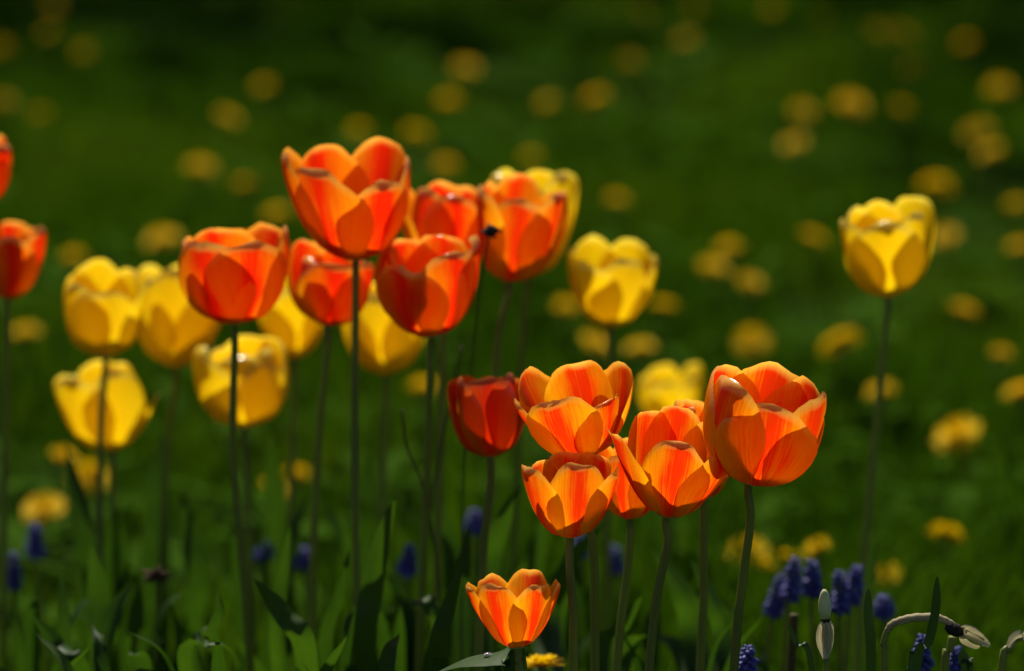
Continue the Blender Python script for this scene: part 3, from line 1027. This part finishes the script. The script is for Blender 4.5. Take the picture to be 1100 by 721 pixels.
# pale dry stalk behind the blades
for lab, pp, Y, rad in (
    ('pale dry stalk under the leaning blue spikes at right', [(853, 660), (852, 690), (850, 724)], 2.26, 0.0026),
    ('thin dark bent stalk between the two soft group stems', [(432, 440), (437, 480), (452, 515), (462, 560), (470, 610), (474, 690)], 2.36, 0.0008),
    ('thin dark straight stalk just left of the dark red tulip', [(496, 372), (484, 430), (470, 500), (460, 560), (452, 650)], 2.40, 0.0009),
):
    p = ypts(pp, Y)
    ft = foot_of(p[-1], Y, 0.0)
    m = MB()
    m.tube(catmull(p + [(p[-1] + ft) / 2, ft], 6), rad, 7)
    o = m.build('dry_stalk', DRYSTEM, None, ft)
    o.location = tuple(ft)
    tag(o, lab, 'stalk', 'dry stalks')


def seed_head(label, px, py, r, Y, stalk, mat, name):
    rng = np.random.default_rng(int(px))
    c = at_y(px, py, Y)
    p = ypts(stalk, Y)
    ft = foot_of(p[-1], Y)
    root = empty(name, tuple(ft), label, 'seed head')
    m = MB()
    m.tube(catmull([c] + p + [(p[-1] + ft) / 2, ft], 6), 0.0006, 7)
    m.build('stem', DRYSTEM, root, ft)
    m = MB()
    for i in range(60):
        z = 1 - 2 * (i + 0.5) / 60
        a = i * 2.399
        d = np.array([1.15 * math.cos(a) * math.sqrt(1 - z * z), math.sin(a) * math.sqrt(1 - z * z), z * 0.85])
        q = c + d * r * 0.5
        m.tube([q - d * r * 0.4, q, q + d * r * (0.2 + 1.1 * rng.random() ** 2)], [r * 0.3, r * 0.26, r * 0.06], 5)
    m.build('seeds', mat, root, ft)


seed_head('small dark seed head on a thin stalk in front of the orange and red tulip', 527, 248, 0.0044, 2.34,
          [(523, 268), (519, 292), (510, 360), (500, 480), (496, 620)], DARK, 'dark_seed_head')
seed_head('small brown seed head low among the leaves at left', 168, 618, 0.0056, 2.40, [(169, 650), (170, 700)], BROWN, 'brown_seed_head')


# ------------------------------------------------------------------ dandelions
def dandelion_meshes(seed, full=1.0):
    rng = np.random.default_rng(seed)
    m = MB()
    for ring, (n, r1, el) in enumerate(((26, 1.0, 6), (24, 0.86, 24), (20, 0.66, 44), (14, 0.44, 64), (7, 0.2, 82))):
        for k in range(n):
            a = (k + rng.random() * 0.7) / n * 6.283 + ring
            e = R(el + (rng.random() - 0.5) * 14)
            ln = 0.021 * (0.72 + 0.28 * r1) * (0.9 + 0.2 * rng.random())
            wd = 0.0021
            d = np.array([math.cos(a), math.sin(a), 0])
            t = np.array([-math.sin(a), math.cos(a), 0])
            up = np.array([0, 0, 1.0])
            b = d * 0.0015
            mid = b + (d * math.cos(e) + up * math.sin(e)) * ln * 0.55
            tip = mid + (d * math.cos(e * 0.8) + up * math.sin(e * 0.8)) * ln * 0.45 * full
            m.grid([[b - t * wd * 0.4, b + t * wd * 0.4], [mid - t * wd, mid + t * wd], [tip - t * wd * 0.7, tip + t * wd * 0.7]])
    return m


protos = []
for sd in range(3):
    fm = dandelion_meshes(40 + sd).build('flower_head', DANDY)
    cm = MB()
    cm.tube([(0, 0, -0.012), (0, 0, -0.006), (0, 0, 0.002)], [0.002, 0.0052, 0.0042], 8)
    ca = cm.build('bud_cup', STEM)
    sm = MB()
    sm.tube(catmull([(0, 0, -0.08), (0.003, 0.002, -0.045), (0, 0, -0.010)], 4), 0.0018, 6)
    st = sm.build('stem', STEM)
    protos.append((fm.data, ca.data, st.data))
    for o in (fm, ca, st):
        bpy.data.objects.remove(o)

DANDELIONS = [
    (55, 5, 'faint dandelion at the top left corner, higher of the two in a column'), (52, 32, 'faint dandelion in the top left corner, lower of the two in a column'),
    (90, 52, 'faint dandelion right below the top left corner column'), (2, 52, 'dandelion cut by the left edge near the top left corner'),
    (2, 105, 'faint dandelion cut by the left edge above the orange sliver'), (43, 118, 'faint dandelion upper left, alone above the two edge tulips'),
    (284, 91, 'dandelion above and left of the tallest orange tulip, higher of two'), (245, 122, 'dandelion above and left of the tallest orange tulip, lower of two'),
    (215, 178, 'dandelion above the leftmost orange red tulip, left of a pair'), (262, 194, 'dandelion above the leftmost orange red tulip, right of a pair'),
    (298, 228, 'dandelion touching the left side of the tallest orange tulip'), (80, 275, 'dandelion just above the highest yellow tulip at far left'),
    (175, 255, 'dandelion at the upper left rim of the leftmost orange red tulip'), (28, 354, 'faint dandelion between the edge tulip and the far left yellow ones'),
    (385, 138, 'dandelion peeking over the top of the tallest orange tulip'), (447, 140, 'dandelion just right above the tallest orange tulip'),
    (482, 107, 'dandelion above the partly hidden orange tulip, middle of a rising row'), (500, 70, 'dandelion at top centre, highest of a rising row'),
    (478, 177, 'dandelion just over the partly hidden orange tulip'), (590, 108, 'dandelion at top centre, left of a touching pair'),
    (640, 103, 'dandelion at top centre, right of a touching pair'), (570, 165, 'faint dandelion above the yellow bloom behind the orange and red tulip'),
    (662, 212, 'dandelion alone above the free standing middle yellow tulip'), (690, 10, 'dandelion at the top edge just right of centre'),
    (745, 6, 'faint dandelion at the top edge, second right of centre'), (675, 62, 'faint dandelion below the top edge right of centre'),
    (737, 40, 'faint dandelion right of centre between top edge and a bare patch'), (830, 8, 'faint reddish dandelion at the top edge between centre and right corner'),
    (884, 18, 'bright dandelion at the top edge above the lone yellow tulip'), (942, 30, 'dandelion upper right, left one of a merged pair'),
    (968, 32, 'dandelion upper right, right one of a merged pair'), (1038, 45, 'dandelion near the top right corner'), (980, 68, 'dandelion below the merged pair at upper right'),
    (862, 115, 'small dandelion upper right, left of a row of three'), (913, 110, 'bright dandelion upper right, middle of a row of three'),
    (967, 113, 'dandelion upper right, right of a row of three'), (853, 150, 'dandelion right under the row of three at upper right'),
    (1073, 93, 'dandelion near the right edge, above the big bright pair'), (1050, 138, 'dandelion near the right edge, upper of the big bright pair'),
    (1064, 160, 'dandelion near the right edge, lower of the big bright pair'), (1005, 197, 'dandelion just above right of the lone yellow tulip'),
    (1092, 218, 'faint dandelion at the right edge level with the lone yellow tulip top'), (1096, 262, 'faint dandelion at the right edge level with the lone yellow tulip'),
    (873, 252, 'dandelion touching the left side of the lone yellow tulip'), (1014, 250, 'dandelion touching the right side of the lone yellow tulip'),
    (783, 265, 'dandelion between the middle and the lone yellow tulip, upper of a pair'), (765, 285, 'dandelion between the middle and the lone yellow tulip, lower of a pair'),
    (805, 300, 'faint dandelion below the pair between the two free yellow tulips'), (712, 325, 'faint dandelion just right of the middle yellow tulip'),
    (808, 363, 'dandelion right above the large round orange tulip'), (903, 365, 'dandelion below the lone yellow tulip, left of its stem'),
    (1035, 330, 'bright dandelion below and right of the lone yellow tulip'), (1075, 377, 'faint dandelion near the right edge in mid height'),
    (947, 418, 'dandelion behind the stem of the lone yellow tulip'), (1097, 418, 'dandelion cut by the right edge in mid height'),
    (1030, 466, 'bright dandelion alone at right, level with the large round tulip'), (688, 370, 'dandelion under the middle yellow tulip, right of its stem'),
    (640, 366, 'dandelion under the middle yellow tulip, left of its stem'), (607, 330, 'faint dandelion left of the middle yellow tulip'),
    (47, 543, 'bright dandelion at lower left above the blue spikes'), (67, 490, 'dandelion at left just below the low yellow tulip'),
    (97, 510, 'dandelion crossed by the far left yellow tulip stems'), (318, 508, 'bright dandelion between the half covered orange tulip stem and its neighbour'),
    (294, 520, 'small dandelion left of the bright one in the soft group stems'), (455, 415, 'dandelion behind the stem of the tulip with curled tips'),
    (1016, 572, 'bright dandelion at lower right, above the tallest dark blade'), (953, 614, 'dandelion right above the blunt dark blade'),
    (880, 589, 'bright dandelion directly above the right hand blue clump'), (803, 589, 'dandelion beside the large round tulip stem, upper of a pair'),
    (820, 606, 'dandelion beside the large round tulip stem, lower of a pair'), (845, 595, 'small dandelion tucked left above the right hand blue clump'),
    (583, 713, 'dandelion at the bottom edge right under the lowest orange tulip'),
]
rd = np.random.default_rng(9)
for i, (px, py, lab) in enumerate(DANDELIONS):
    hgt = 0.062 + 0.025 * rd.random()
    small = 0.62 if ('small' in lab or 'faint' in lab) else 0.76
    if py > 700:
        hgt = 0.13
    p = at_z(px, py + 5, hgt)
    if py > 700:
        p = at_y(px, py + 3, 2.24)
        hgt = p[2]
    fm, ca, st = protos[i % 3]
    root = empty('dandelion', (p[0], p[1], 0), lab, 'dandelion', 'dandelions in the lawn')
    rz = rd.random() * 6.28
    tx, ty = (rd.random() - 0.5) * 1.1, (rd.random() - 0.3) * 1.0
    sc = small * (0.82 + 0.5 * rd.random()) * (1.1 if 'bright' in lab else 1.0) * (0.85 if py > 470 else 1.0)
    sq = 0.6 + 0.6 * rd.random()
    for nm, me, rot, s3 in (('flower_head', fm, (ty, tx, rz), (sc, sc, sc * sq)), ('bud_cup', ca, (ty, tx, rz), (sc, sc, sc)), ('stem', st, (0, 0, rz), (1, 1, hgt / 0.08))):
        o = bpy.data.objects.new(nm, me)
        o.location = (0, 0, hgt)
        o.rotation_euler = rot
        o.scale = s3
        link(o, root)
